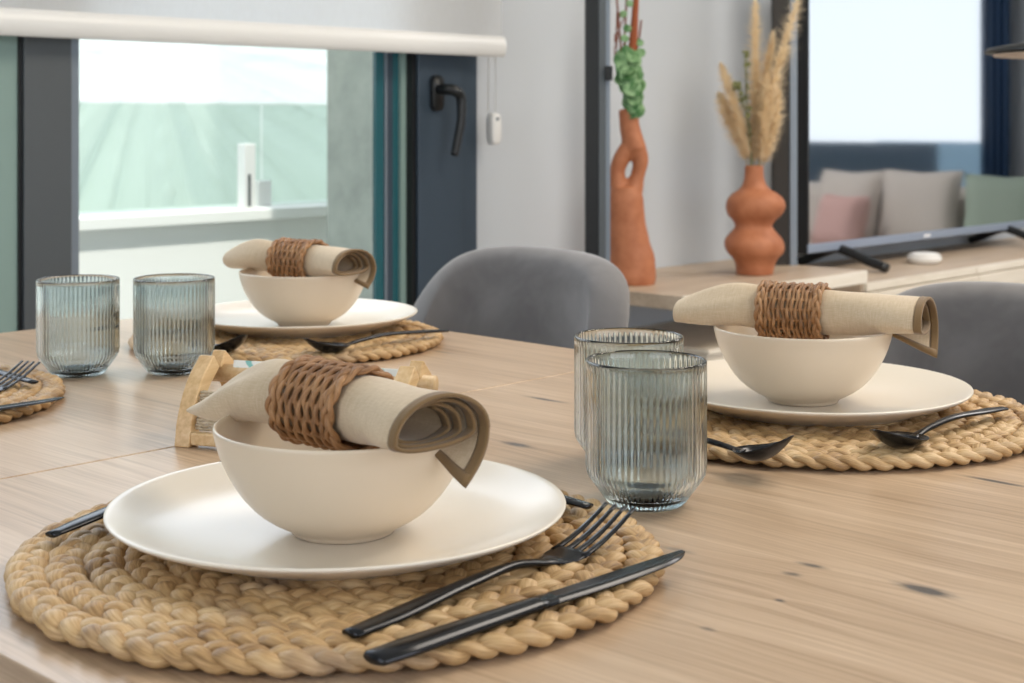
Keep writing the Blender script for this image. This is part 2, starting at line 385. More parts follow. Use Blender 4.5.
# the handle of the sash
hx, hy, hz = 2.282 - 1.37, 2.428 - YN, 1.068
h = MB()
pr = []
for k in range(28):
    a = 2 * math.pi * k / 28; c, s_ = math.cos(a), math.sin(a)
    pr.append((.017 * c, (.024 if s_ > 0 else -.024) + .017 * s_))
V = [(hx + x, hy, hz + z) for x, z in pr] + [(hx + x * .92, hy - .014, hz + z * .97) for x, z in pr]
n = len(pr)
h.add(V, [tuple(range(n)), tuple(range(n, 2 * n))[::-1]] + [(k, (k + 1) % n, n + (k + 1) % n, n + k) for k in range(n)])
P = cat_rom([(hx, hy - .01, hz + .008), (hx, hy - .035, hz + .008), (hx + .012, hy - .052, hz + .005), (hx + .028, hy - .055, hz - .012), (hx + .026, hy - .057, hz - .06), (hx + .018, hy - .055, hz - .10), (hx + .010, hy - .052, hz - .14)], 6)
h.tube(P, lerp_list([.0125, .0125, .0125, .0115, .010, .0095, .009], 6), 12)
h.build('window_handle', M['black'], sash, smooth=True)

# window_2: the east window, seen only in the television screen
w2 = empty('window_2', (XE, .67, .42)); tag(w2, kind='structure')
i2 = Matrix.Translation((-XE, -.67, -.42)); b = MB()
for bx in ((XE + .05, XE + .12, -.05, .0, .42, 1.72), (XE + .05, XE + .12, 1.345, 1.395, .42, 1.72), (XE + .05, XE + .12, 0, 1.345, .42, .48), (XE + .05, XE + .12, 0, 1.345, 1.66, 1.72)): b.box(*bx, mt=i2)
b.build('window_frame', M['alu'], w2, bevel=.003)
MB().box(XE + .08, XE + .086, 0, 1.345, .48, 1.66, mt=i2).build('pane', M['glass_pane'], w2)

# roller blind
bl = empty('roller_blind', (1.37, 2.385, 1.15), 0, 'white translucent roller blind lowered over the top of the window', 'blind')
ib = Matrix.Translation((-1.37, -2.385, -1.15))
MB().box(.2, 2.452, 2.3845, 2.3860, 1.195, 2.32, mt=ib).build('fabric', M['blind'], bl)
b = MB(); pf = []
for k in range(20):
    a = 2 * math.pi * k / 20; pf.append((.011 * math.cos(a) * (1 + .15 * math.cos(2 * a)), .0245 * math.sin(a)))
V = [(x - 1.37, py, 1.177 - 1.15 + pz) for x in (.2, 2.458) for py, pz in pf]
b.add(V, [tuple(range(20)), tuple(range(20, 40))[::-1]] + [(k, (k + 1) % 20, 20 + (k + 1) % 20, 20 + k) for k in range(20)])
b.build('bottom_bar', M['white_plastic'], bl, bevel=.002)
MB().tube([(.2 - 1.37, 0, 2.34 - 1.15), (2.455 - 1.37, 0, 2.34 - 1.15)], .028, 20).build('roller', M['white_plastic'], bl, smooth=True)
cd = empty('blind_cord', (2.452, 2.41, .965), 0, 'white looped blind cord with oval plastic weight beside the window', 'cord')
b = MB(); b.tube([(-.018, 0, .06), (-.018, 0, 1.36)], .0011, 6).tube([(.006, 0, .06), (.006, 0, 1.36)], .0011, 6)
b.build('cord', M['white_plastic'], cd, smooth=True)
b = MB(); pf = []
for k in range(32):
    a = 2 * math.pi * k / 32; c, s_ = math.cos(a), math.sin(a); pf.append((.0155 * (abs(c) ** .6) * (1 if c > 0 else -1), .037 * (abs(s_) ** .55) * (1 if s_ > 0 else -1)))
V = [(x * q, py, .022 + z * q) for py, q in ((-.012, .86), (-.009, 1), (.009, 1), (.012, .86)) for x, z in pf]
b.add(V, [tuple(range(32)), tuple(range(96, 128))[::-1]] + [(j * 32 + k, j * 32 + (k + 1) % 32, (j + 1) * 32 + (k + 1) % 32, (j + 1) * 32 + k) for j in range(3) for k in range(32)])
cw_ = b.build('cord_weight', M['white_plastic'], cd, smooth=True)
MB().tube([(0, -.0115, .045), (0, -.0135, .045)], .0045, 12).build('eyelet', M['alu_light'], cw_)

# partition posts of dark metal
p = empty('partition_post', (2.365, 2.02, 0), -46.2, 'slim black metal partition post standing left of the tall twisted vase', 'post')
b = MB().box(-.026, .002, -.02, .02, 0, ZC); b.build('post_core', M['black'], p, bevel=.002)
MB().box(.002, .016, -.022, .02, 0, ZC).build('side_strip', M['alu'], p, bevel=.001)
MB().box(.016, .026, -.018, .02, 0, ZC).build('edge_strip', M['alu_light'], p, bevel=.001)
MB().tube([(.022, -.024, 1.105), (.022, -.036, 1.105)], .008, 14).box(.014, .03, -.03, -.018, 1.09, 1.12).build('latch', M['black'], p)
p = empty('partition_post', (3.447, 2.292, 0), -46.2, 'wide dark brown metal post between the pampas vase and television', 'post')
MB().box(-.018, .024, -.03, .0, 0, ZC).build('post_core', M['brownblack'], p, bevel=.002)
MB().box(.024, .028, -.028, .0, 0, ZC).build('side_strip', M['black'], p)
MB().box(.028, .048, -.032, .0, 0, ZC).build('edge_strip', M['alu_light'], p, bevel=.001)

# ------------------------------------------------------------------ outside
struct('trim_1', MB().box(-2.5, 7, 2.75, 4.2, -.14, -.02), M['terrace'])
struct('wall_terrace', MB().box(-2.5, 6, 4.2, 4.42, -.1, .66), M['cream_wall'], .004)
struct('trim_2', MB().box(-2.5, 6, 4.16, 4.46, .66, .70), M['cream_wall'], .004)
pl = MB().box(3.04, 3.9, 3.34, 3.75, -.1, 3.0).build('terrace_pillar', M['stone'], bevel=.01)
tag(pl, 'rough grey rendered pillar outside the window at its right', 'pillar')
bal = empty('glass_balustrade', (1.9, 4.31, .70), 0, 'green tinted glass balustrade on the pale terrace wall', 'balustrade')
for i in range(4):
    MB().box(-2.6 + i * 1.3 + .01, -1.3 + i * 1.3 - .01, -.006, .006, 0, .36).build('glass_panel', M['green_glass'], bal)
for i in range(3):
    MB().box(-1.3 + i * 1.3 - .03, -1.3 + i * 1.3 + .03, -.02, .02, 0, .09).build('clamp', M['white'], bal, bevel=.003)
sp = empty('spigot_post', (3.055, 4.20, .70), 0, 'short white post standing on the terrace wall before the balustrade', 'post')
MB().box(-.024, .024, -.022, .022, 0, .225).build('post_core', M['white'], sp, bevel=.004)
MB().box(-.010, .0, -.025, -.021, .01, .12).build('groove', M['alu'], sp)
# plastic film tied up at a point and hanging in radiating creases
V = []; F = []; nx, nz = 150, 70
for j in range(nz + 1):
    for i in range(nx + 1):
        x = 1.6 + 3.4 * i / nx; z = .45 + 2.0 * j / nz
        ax, az = x - 2.95, 1.30 - z
        an = math.atan2(ax, az); rr = math.hypot(ax, az)
        f_ = abs(math.sin(an * 9 + 1.6 * math.sin(an * 4.0))) ** .6 * 1.1 + abs(math.sin(an * 16 + 1.3)) * .5
        d = .085 * f_ * min(1, rr * 1.6) + .05 * noise.noise(Vector((x * 3.2, z * 1.6, 0)))
        V.append((x, 4.62 + d, z))
for j in range(nz):
    for i in range(nx):
        a = j * (nx + 1) + i; F.append((a, a + 1, a + nx + 2, a + nx + 1))
film = link('plastic_film', new_mesh('plastic_film', V, F), M['film']); tag(film, 'creased translucent plastic sheet hanging behind the glass balustrade', 'sheet')
struct('trim_3', MB().box(-30, 60, -30, 60, -.4, -.16), M['grass'])
struct('wall_garden', MB().box(-9, 26, 12, 12.25, -.2, 1.17), M['garden_wall'])
f1 = MB(); f1.box(9.5, 9.56, -3.2, -.42, -.2, .84)
tag(f1.build('garden_fence', M['fence']), 'dark slate garden fence outside, mirrored in the television screen', 'fence')
f1 = MB(); f1.box(12.5, 12.56, -2.6, 2.4, -.2, .80)
tag(f1.build('garden_fence', M['fence_light']), 'pale blue far garden fence mirrored at right of the television screen', 'fence')

# ------------------------------------------------------------------ dining table
TX0, TX1, TY0, TY1, TZ = .347, 1.257, -.25, 1.695, .75
SEAM = 1.007
t = empty('dining_table', (.8, .72, 0), 0, 'light oak extending dining table with dark knots, laid for four', 'table')
it = Matrix.Translation((-.8, -.72, 0))
def tpart(name, bx, m, bev): return MB().box(*bx, mt=it).build(name, m, t, bevel=bev)
def knots_obj(m):   # the wood's coordinates are those of the part; parts share the table's origin
    return m
tpart('tabletop', (TX0, TX1, TY0, SEAM - .0009, TZ - .04, TZ), M['oak'], .0016)
tpart('extension_leaf', (TX0, TX1, SEAM + .0009, TY1, TZ - .04, TZ), M['oak'], .0016)
tpart('seam_strip', (TX0 + .003, TX1 - .003, SEAM - .0009, SEAM + .0009, TZ - .038, TZ - .0012), M['bamboo'], 0)
tpart('apron', (TX0 + .06, TX1 - .06, TY0 + .1, TY1 - .1, TZ - .11, TZ - .04), M['oak_edge'], .002)
for x in (TX0 + .05, TX1 - .13):
    for y in (TY0 + .06, TY1 - .14):
        tpart('leg', (x, x + .08, y, y + .08, 0, TZ - .04), M['oak_edge'], .004)

# ------------------------------------------------------------------ chairs
def make_chair():
    root = empty('dining_chair', (0, 0, 0), 0, '', 'chair', 'grey velvet tub chairs')
    # local: sitter faces -x, the back shell bulges to +x
    nu, nv = 56, 18; hw, dp = .182, .115
    def top(u): return .826 - .045 * abs(u) ** 2 - .11 * abs(u) ** 4.5 
    def pt(u, v, off):
        a = u * R(88); ca, sa = math.cos(a), math.sin(a)
        pw = .8
        x = (abs(ca) ** pw) * (dp + off); y = (abs(sa) ** .8) * (1 if sa > 0 else -1) * (hw + off)
        zt = top(u); z = .44 + (zt - .44) * v
        lean = .03 * v * v
        edge = 1
        return Vector((x + lean, y * (1 + .02 * v), z))
    V = []; F = []
    ring = []
    # closed cross-section in (v, off): inner up, round top, outer down
    cs = []
    th = .026
    for k in range(nv + 1): cs.append((k / nv * .94, -th))
    for k in range(1, 8):
        a = math.pi * k / 8; cs.append((.94 + .06 * math.sin(a), -th * math.cos(a)))
    for k in range(nv, -1, -1): cs.append((k / nv * .94, th))
    m_ = len(cs)
    us = [-1 + 2 * i / nu for i in range(nu + 1)]
    for i, u in enumerate(us):
        e = 1 - max(0, (abs(u) - .93) / .07) ** 2 * .55
        for (v, off) in cs: V.append(pt(u, v, off * e))
    for i in range(nu):
        for k in range(m_ - 1): F.append((i * m_ + k, i * m_ + k + 1, (i + 1) * m_ + k + 1, (i + 1) * m_ + k))
        F.append((i * m_ + m_ - 1, i * m_, (i + 1) * m_, (i + 1) * m_ + m_ - 1))
    F.append(tuple(range(m_))); F.append(tuple(nu * m_ + k for k in range(m_))[::-1])
    mb = MB(); mb.add(V, F); mb.build('backrest', M['velvet'], root, smooth=True, mods=[('SUBSURF', dict(levels=1, render_levels=1))])
    s = MB(); prof = []
    V = []; F = []; n = 48
    lay = [(0, .40), (.90, .40), (1, .415), (1.01, .44), (.98, .465), (.90, .478), (0, .485)]
    for (q, z) in lay:
        for k in range(n):
            a = 2 * math.pi * k / n; c, s_ = math.cos(a), math.sin(a)
            V.append((-.105 + .215 * q * (abs(c) ** .75) * (1 if c > 0 else -1), .205 * q * (abs(s_) ** .8) * (1 if s_ > 0 else -1), z))
    for i in range(len(lay) - 1):
        for k in range(n): F.append((i * n + k, i * n + (k + 1) % n, (i + 1) * n + (k + 1) % n, (i + 1) * n + k))
    s.add(V, F); s.build('seat', M['velvet'], root, smooth=True)
    for sx in (-1, 1):
        for sy in (-1, 1):
            MB().tube([(-.10 + sx * .13, sy * .13, .405), (-.10 + sx * .19, sy * .19, .0)], [.014, .009], 12).build('leg', M['black'], root, smooth=True)
    return root
ch = make_chair()
place(ch, 1.425, 1.440, 0, 0, 'grey velvet tub chair at the far place nearest the window')
c2 = copy_tree(ch); place(c2, 1.450, .725, 0, 0, 'grey velvet tub chair in front of the television, cut by the right edge')

# ------------------------------------------------------------------ placemats
def make_mat(Rm):
    mb = MB(); pitch = .0212; turns = Rm / pitch
    r = Rm - .010; ph = 0; a = 0; pts = []
    while r > .008:
        pts.append((a, r, ph)); ds = .0028; da = ds / r; a += da; ph += ds * 2 * math.pi / .047; r -= pitch * da / (2 * math.pi)
    for k in range(3):
        P = []; RR = []
        for (a, r, ph) in pts:
            q = ph + 2 * math.pi * k / 3
            nz = noise.noise(Vector((a * 1.7, k * 9.1, r * 30)))
            rr = r + .0060 * math.sin(q) + .0016 * nz; z = .0062 + .0022 * math.sin(2 * q)
            P.append((rr * math.cos(a), rr * math.sin(a), z))
            s_ = .0055 * (.35 + .65 * sm(ph / 5)) * (1 + .20 * nz + .12 * math.sin(ph * 1.37 + k))
            RR.append((s_ * 1.08, s_ * .68))
        mb.tube(P, RR, 10)
    return mb
mm = make_mat(.1975)
zmin = min(v.z for v in mm.V)
for v in mm.V: v.z -= zmin
pm = mm.build('placemat', M['hyacinth'], smooth=True, uv=True)
tag(pm, 'round braided straw placemat with greyish strands, nearest the camera', 'placemat', 'braided placemats')
place(pm, .562, .671, TZ, 48)
m2 = pm.copy(); COL.objects.link(m2); place(m2, 1.104, .697, TZ, 140, 'round braided straw placemat right of the two near tumblers'); m2.scale = (1.01, 1.01, 1)
m3 = pm.copy(); COL.objects.link(m3); place(m3, 1.064, 1.374, TZ, 60, 'round braided straw placemat at the far place by the window'); m3.scale = (.95, .95, 1)
m4 = pm.copy(); COL.objects.link(m4); place(m4, .560, 1.356, TZ, 135, 'round braided straw placemat cut by the left edge, with fork and knife on it'); m4.scale = (.95, .95, 1)
MT = TZ + .0108   # top of a mat

# ------------------------------------------------------------------ crockery
PL = [(0, .0035), (.055, .0035), (.078, .0042), (.100, .0070), (.118, .0112), (.130, .0152), (.1345, .0172), (.1352, .0180), (.1345, .0188), (.1325, .0184), (.128, .0170), (.114, .0128)]
plate_prof = [(0, .0025), (.088, .0025), (.089, .0), (.093, .0), (.0955, .0022), (.108, .0060), (.121, .0108), (.130, .0148), (.1344, .0172), (.1356, .0188), (.1347, .0199), (.1325, .0196), (.121, .0150), (.106, .0095), (.090, .0066), (.070, .0056), (0, .0054)]
bowl_prof = [(0, .003), (.027, .003), (.0275, 0), (.0305, 0), (.0312, .0035), (.038, .0062), (.049, .0125), (.059, .0225), (.067, .0350), (.0728, .0480), (.0757, .0600), (.0762, .0632), (.0755, .0645), (.0738, .0638), (.0722, .0560), (.0692, .0440), (.0630, .0310), (.0545, .0200), (.0440, .0120), (.030, .0075), (0, .0062)]
pl0 = MB().lathe(plate_prof, 96).build('dinner_plate', M['plate'], smooth=True, mods=[('SUBSURF', dict(levels=1, render_levels=1))])
bw0 = MB().lathe(bowl_prof, 96).build('bowl', M['cream'], smooth=True, mods=[('SUBSURF', dict(levels=1, render_levels=1))])
tag(pl0, 'cream dinner plate nearest the camera, under the largest bowl', 'plate', 'cream dinner plates')
tag(bw0, 'cream bowl nearest the camera, holding a rolled napkin', 'bowl', 'cream bowls')
PT = .0056
place(pl0, .571, .692, MT); pl0.scale = (1.012, 1.012, 1); place(bw0, .563, .678, MT + PT)
for (px, py, bx, by, pt_, bt) in ((1.111, .706, 1.098, .705, 'cream dinner plate right of the two near tumblers', 'cream bowl in front of the right grey chair'),
                                 (1.104, 1.405, 1.095, 1.392, 'cream dinner plate at the far place by the window', 'small-looking cream bowl at the far place by the window'),
                                 (.528, 1.386, .520, 1.380, 'cream dinner plate on the mat outside the left edge', 'cream bowl on the mat outside the left edge')):
    a = pl0.copy(); COL.objects.link(a); place(a, px, py, MT, 0, pt_)
    a = bw0.copy(); COL.objects.link(a); place(a, bx, by, MT + PT, 0, bt)

# ------------------------------------------------------------------ napkins and rings
def make_napkin(Ll, Lr, tip, seed, drop=.018, tail=.034):
    N = 3.2; gap = .0027; Rr = .0212; th0 = R(-8)
    def base(x, s):      # s in 0..1 along the spiral
        q = 0
        if x > .03: q = sm((x - .03) / (Lr - .03))
        Rx = Rr * (1 + .16 * q); turn = N * s
        r = Rx - gap * turn * (1 + .2 * q); a = th0 + 2 * math.pi * turn
        y = r * math.cos(a); z = r * math.sin(a) * (.93 - .02 * q)
        if z < 0: z *= 1 - .70 * q
        z -= .0045 * q
        if x > .03: y = y * (1 + .42 * q) - .004 * q
        if x < -.026:
            tt = min(1, (-.026 - x) / (Ll - .026)); k = 1 - (1 - tip) * (tt ** 1.7)
            z *= k; y *= (1 + .35 * math.sin(math.pi * tt * .8)) * (1 - (1 - tip) * .55 * tt ** 2)
            z -= drop * sm(tt) - .004 * math.sin(math.pi * tt)
            z += .003 * math.sin(y * 190 + seed) * math.sin(math.pi * tt)
        w = noise.noise(Vector((x * 34, a * .9 + seed, turn * .3)))
        y += .0009 * w * (1 + 2 * q); z += .0009 * w
        return Vector((x, y, z))
    def tl(x):           # length of the hanging corner
        return tail * max(0, (x - (Lr - .062)) / .062) ** .8
    def taily(x, tau):
        p = base(x, 0); L_ = tl(x) * tau
        return p + Vector((.002 * tau, -L_ * (.05 + .62 * tau), -L_ * .90))
    def xe(s): return Lr - .0050 * s * N + .0012 * math.sin(s * 23 + seed)
    nx, ns, ntl = 70, 140, 12
    def grid(xs_of, rows):
        V = []; F = []; n = len(rows)
        xs = xs_of
        for i in range(len(xs)):
            for (kind, v) in rows:
                if kind == 't': xm = xs[i] * xe(0) if xs[i] > 0 else xs[i] * Ll; V.append(taily(xm, v))
                else: xm = xs[i] * xe(v) if xs[i] > 0 else xs[i] * Ll; V.append(base(xm, v))
        for i in range(len(xs) - 1):
            for k in range(n - 1): F.append((i * n + k, i * n + k + 1, (i + 1) * n + k + 1, (i + 1) * n + k))
        return V, F
    rows = [('t', 1 - k / ntl) for k in range(ntl)] + [('s', k / ns) for k in range(ns + 1)]
    hf = 1 - .0065 / Lr
    xs = [-1 + (1 + hf) * i / nx for i in range(nx + 1)]
    V, F = grid(xs, rows)
    root = empty('napkin', (0, 0, 0), 0, '', 'napkin', 'rolled beige napkins')
    link('cloth', new_mesh('cloth', V, F), M['linen'], root, mods=[('SOLIDIFY', dict(thickness=.0012, offset=0)), ('SUBSURF', dict(levels=1, render_levels=1))])
    V, F = grid([hf + (1 - hf) * i / 4 for i in range(5)], rows)
    mb = MB(); mb.add(V, F)
    # hem along the free lower edge of the corner
    xs2 = [Lr - .062 + .062 * i / 16 for i in range(17)]; V = []; F = []
    for x in xs2:
        for tau in (1, .92, .84):
            L_ = tl(x); tt = 1 - (1 - tau) * min(1.0, .034 / max(L_, .006)); V.append(taily(x, tt) + Vector((0, -.0002, 0)))
    for i in range(16):
        for k in range(2): F.append((i * 3 + k, i * 3 + k + 1, (i + 1) * 3 + k + 1, (i + 1) * 3 + k))
    mb.add(V, F)
    me = new_mesh('hem', mb.V, mb.F)
    link('hem', me, M['hem'], root, mods=[('SOLIDIFY', dict(thickness=.0023, offset=0))])
    return root
def make_ring(seed=0):
    mb = MB(); nr, n = 13, 84; ribs = 16
    for i in range(nr):
        x0 = -.023 + .046 * i / (nr - 1); P = []
        for k in range(n):
            a = 2 * math.pi * k / n
            r = .0246 + .0012 * math.cos(ribs / 2 * a + math.pi * i) + .0006 * noise.noise(Vector((a, i, seed)))
            xx = x0 + .0003 * math.sin(a * ribs / 2) + .0012 * noise.noise(Vector((a * 1.5, i * 2.1, seed + 5)))
            P.append((xx, r * math.cos(a) * 1.03, r * math.sin(a) * .93))
        mb.tube(P, .0016, 8, closed=True, up=Vector((1, 0, 0)))
    for k in range(ribs):
        a = 2 * math.pi * (k + .5) / ribs
        mb.tube([(-.0245, .0244 * math.cos(a) * 1.03, .0244 * math.sin(a) * .93), (.0245, .0244 * math.cos(a) * 1.03, .0244 * math.sin(a) * .93)], .0013, 6)
    for e, s_ in ((.0245, 1), (-.0245, -1)):          # plaited borders
        for j in range(3):
            P = []
            for k in range(n):
                a = 2 * math.pi * k / n; q = a * 4 + 2 * math.pi * j / 3
                r = .0252 + .0013 * math.sin(2 * q); P.append((e + .0026 * math.sin(q), r * math.cos(a) * 1.03, r * math.sin(a) * .93))
            mb.tube(P, .0018, 8, closed=True, up=Vector((1, 0, 0)))
    o = mb.build('napkin_ring', M['rattan'], smooth=True, uv=True); return tag(o, '', 'napkin ring', 'woven rattan napkin rings')
def set_pose(o, x, y, z, rz, ry=0):
    o.location = (x, y, z); o.rotation_euler = (0, R(ry), R(rz))
nap_spec = [((.550, .682), -88, .116, .104, .10, 1, 'unrolled-ended beige napkin in the bowl nearest the camera', 'brown rattan ring round the napkin nearest the camera', .018, .031),
            ((1.094, .711), -70, .104, .116, .50, 2, 'rolled beige napkin in the bowl before the right grey chair', 'brown rattan ring round the napkin at the right', .006, .031),
            ((1.083, 1.395), -80, .098, .098, .62, 3, 'rolled beige napkin in the far bowl by the window', 'brown rattan ring round the far napkin by the window', .004, .026),
            ((.515, 1.380), -75, .10, .10, .5, 4, 'rolled beige napkin in the bowl outside the left edge', 'brown rattan ring on the napkin outside the left edge', .006, .026)]
ring0 = make_ring()
for i, ((x, y), rz, Ll, Lr, tip, sd, ln, lr, dr, tl_) in enumerate(nap_spec):
    nk = make_napkin(Ll, Lr, tip, sd, dr, tl_); nk['label'] = ln; set_pose(nk, x, y, TZ + .0935, rz)
    rg = ring0 if i == 0 else ring0.copy()
    if i: COL.objects.link(rg)
    sh_ = (.010, 0, .008, 0)[i]
    rg['label'] = lr; set_pose(rg, x + sh_ * math.cos(R(rz)), y + sh_ * math.sin(R(rz)), TZ + .0935, rz)

# ------------------------------------------------------------------ tumblers
def make_tumbler():
    mb = MB(); A = .0011
    prof = [(0, 0), (.0235, 0), (.0255, .0008, A * .5), (.0275, .0030, A), (.0388, .0185, A), (.0403, .0215, A), (.0410, .0265, A), (.0410, .055, A), (.0410, .090, A), (.0410, .0935, A * .4), (.0411, .0955), (.0407, .0972), (.0396, .0976), (.0388, .0966),
            (.0385, .0900), (.0385, .0260), (.0378, .0220), (.0270, .0080), (.0240, .0062), (0, .0055)]
    mb.lathe(prof, 60 * 7, ribs=60)
    o = mb.build('tumbler', M['tumbler'], smooth=True); return tag(o, '', 'tumbler', 'ribbed smoky tumblers')
g0 = make_tumbler()
place(g0, .786, .628, TZ, 0, 'ribbed smoky tumbler nearest the camera, the larger of the right pair')
for (x, y, rz, lb) in ((.864, .707, 11, 'ribbed smoky tumbler half hidden behind the nearest tumbler'), (.782, 1.362, 7, 'ribbed smoky tumbler furthest left, beside the cut-off placemat'), (.856, 1.301, 19, 'ribbed smoky tumbler second from left, beside the far placemat')):
    g = g0.copy(); COL.objects.link(g); place(g, x, y, TZ, rz, lb)

# ------------------------------------------------------------------ cutlery (local: handle end at x=0, head towards +x)
def fork_mb():
    mb = MB(); zb = .0025
    P = cat_rom([(0, 0, zb), (.03, 0, zb + .001), (.08, 0, zb + .004), (.115, 0, zb + .0045), (.138, 0, zb + .001), (.150, 0, zb)], 6)
    mb.tube(P, lerp_list([(.0055, .0018), (.0070, .0021), (.0050, .0021), (.0030, .0022), (.0045, .0018), (.0095, .0012)], 6), 12)
    def z(x): t = max(0, (x - .150) / .055); return zb + .016 * t ** 1.7
    P = [(.146 + .002 * i, 0, z(.146 + .002 * i)) for i in range(10)]
    mb.tube(P, [(.0085 + .0035 * sm(i / 5), .0012) for i in range(10)], 14)
    for k in range(4):
        y = (k - 1.5) * .0066
        P = [(.160 + .0052 * i, y * (1 - .05 * i / 9), z(.160 + .0052 * i)) for i in range(10)]
        mb.tube(P, [(.0022 - .0008 * (i / 9) ** 2, .0011 - .0004 * (i / 9)) for i in range(10)], 8)
    return mb
def knife_mb():
    mb = MB()
    P = [(x, 0, .0032) for x in (0, .002, .02, .06, .10, .112)]
    mb.tube(P, [(.0062, .0022), (.0080, .0030), (.0086, .0033), (.0074, .0032), (.0062, .0030), (.0060, .0026)], 14)
    xs = [.105 + .115 * i / 24 for i in range(25)]; V = []; F = []
    for i, x in enumerate(xs):
        t = i / 24; y0 = -.0062 - .0020 * math.sin(math.pi * min(1, t * 1.2)); y1 = .0062
        if t > .72:
            q = (t - .72) / .28; y0 = y0 * (1 - q ** 2.6) + .0030 * q ** 2.6
            if q > .8: y1 = .0062 - .0008 * ((q - .8) / .2) ** 2
        zt = .0018 * (1 - .45 * t)
        V += [(x, y0, .0030 - .0003), (x, y1, .0030 - zt * .6), (x, y1, .0030 + zt * .6), (x, y0, .0030 + .0003)]
    for i in range(24):
        for k in range(4): F.append((i * 4 + k, i * 4 + (k + 1) % 4, (i + 1) * 4 + (k + 1) % 4, (i + 1) * 4 + k))
    F += [(0, 1, 2, 3), (99, 98, 97, 96)]
    mb.add(V, F); return mb
def spoon_mb(L=.135, bl_=.052, bw_=.0185, lift=.010):
    mb = MB(); zb = .0045
    P = cat_rom([(0, 0, zb + .004), (.03, 0, zb + .006), (L * .6, 0, zb + .0085), (L * .85, 0, zb + .006), (L, 0, zb + .0035), (L + .006, 0, zb + .003)], 6)
    mb.tube(P, lerp_list([(.0045, .0016), (.0060, .0019), (.0042, .0019), (.0028, .0020), (.0038, .0014), (.0050, .0009)], 6), 12)
    V = []; F = []; nu, nr_ = 40, 10; cx = L + bl_ * .5
    for sgn, off in ((1, 0), (-1, -.0012)):
        for j in range(nr_ + 1):
            q = j / nr_
            for k in range(nu):
                a = 2 * math.pi * k / nu; x = math.cos(a) * bl_ * .5 * q; w_ = bw_ * (1 - .18 * math.cos(a)) * q
                y = math.sin(a) * w_; t = (x / bl_ + .5)
                V.append((cx + x, y, zb - .0035 + .0085 * q * q + lift * t * t + off * (1 - q * .4)))
    n2 = (nr_ + 1) * nu
    for b_ in (0, n2):
        for j in range(nr_):
            for k in range(nu): F.append((b_ + j * nu + k, b_ + j * nu + (k + 1) % nu, b_ + (j + 1) * nu + (k + 1) % nu, b_ + (j + 1) * nu + k))
    for k in range(nu): F.append((nr_ * nu + k, nr_ * nu + (k + 1) % nu, n2 + nr_ * nu + (k + 1) % nu, n2 + nr_ * nu + k))
    mb.add(V, F); return mb
def cut(name, mb, cat, grp):
    zm = min(v.z for v in mb.V)
    for v in mb.V: v.z -= zm; v *= 1.06
    return tag(mb.build(name, M['cutlery'], smooth=True), '', cat, grp)
fk = cut('fork', fork_mb(), 'fork', 'black forks'); kf = cut('table_knife', knife_mb(), 'knife', 'black knives')
sp0 = cut('spoon', spoon_mb(), 'spoon', 'black spoons'); ds0 = cut('dessert_spoon', spoon_mb(.115, .044, .0165, .014), 'spoon', 'black dessert spoons')
def lay(o, first, x, y, rz, lb, dz=0):
    c = o if first else o.copy()
    if not first: COL.objects.link(c)
    return place(c, x, y, MT + dz, rz, lb)
lay(fk, True, .459, .548, 3.5, 'black four-tined fork lying on the mat nearest the camera')
lay(kf, True, .442, .512, -1.0, 'black knife in front of the fork on the mat nearest the camera')
lay(sp0, True, .436, .790, 16, 'black spoon behind the nearest plate, only its handle end showing')
lay(ds0, True, .703, .607, 96, 'black dessert spoon behind the nearest plate, its tip showing beside the tumbler')
lay(fk, False, 1.235, .860, 183, 'black fork hidden behind the plate right of the near tumblers')
lay(kf, False, 1.245, .830, 181, 'black knife hidden behind the plate at the right')
lay(sp0, False, 1.178, .560, 179, 'black spoon with handle pointing right, on the mat at the right')
lay(ds0, False, .888, .757, -84, 'black dessert spoon with raised bowl just right of the near tumblers')
lay(fk, False, 1.225, 1.555, 183, 'black fork hidden behind the far plate by the window')
lay(kf, False, 1.235, 1.520, 181, 'black knife hidden behind the far plate by the window')
lay(sp0, False, 1.170, 1.226, 178, 'black spoon in front of the far plate by the window')
lay(ds0, False, .912, 1.450, -84, 'black dessert spoon behind the second tumbler from left')
lay(fk, False, .492, 1.215, 22, 'black fork on the mat cut by the left edge')
lay(kf, False, .436, 1.190, -1, 'black knife on the mat cut by the left edge')
lay(ds0, False, .680, 1.262, 97, 'black dessert spoon behind the fork at the left edge')
lay(sp0, False, .420, 1.480, 10, 'black spoon on the mat outside the left edge')

# ------------------------------------------------------------------ bamboo holder
hd = empty('bamboo_holder', (.752, .944, TZ), -64, 'small bamboo tabletop holder with woven rope front behind the nearest bowl', 'holder')
HL = .088
def a_board(mb, x0, x1, pts, w_):
    """board of thickness x0..x1 following pts (y,z) with width w_"""
    P = cat_rom([(0, y, z) for y, z in pts], 6); V = []; F = []; n = len(P)
    for i, p in enumerate(P):
        a = P[max(0, i - 1)]; b_ = P[min(n - 1, i + 1)]; t_ = (b_ - a).normalized(); nn = Vector((0, -t_.z, t_.y)) * (w_ / 2)
        if i == 0: nn = Vector((0, (w_ / 2) * (1 if nn.y > 0 else -1), 0))
        for q in (p - nn, p + nn):
            for x in (x0, x1): V.append((x, q.y, max(0, q.z)))
    for i in range(n - 1):
        a = i * 4; b_ = a + 4
        for (u, v) in ((0, 1), (1, 3), (3, 2), (2, 0)): F.append((a + u, a + v, b_ + v, b_ + u))
    F += [(0, 1, 3, 2), ((n - 1) * 4 + 2, (n - 1) * 4 + 3, (n - 1) * 4 + 1, (n - 1) * 4)]
    mb.add(V, F)
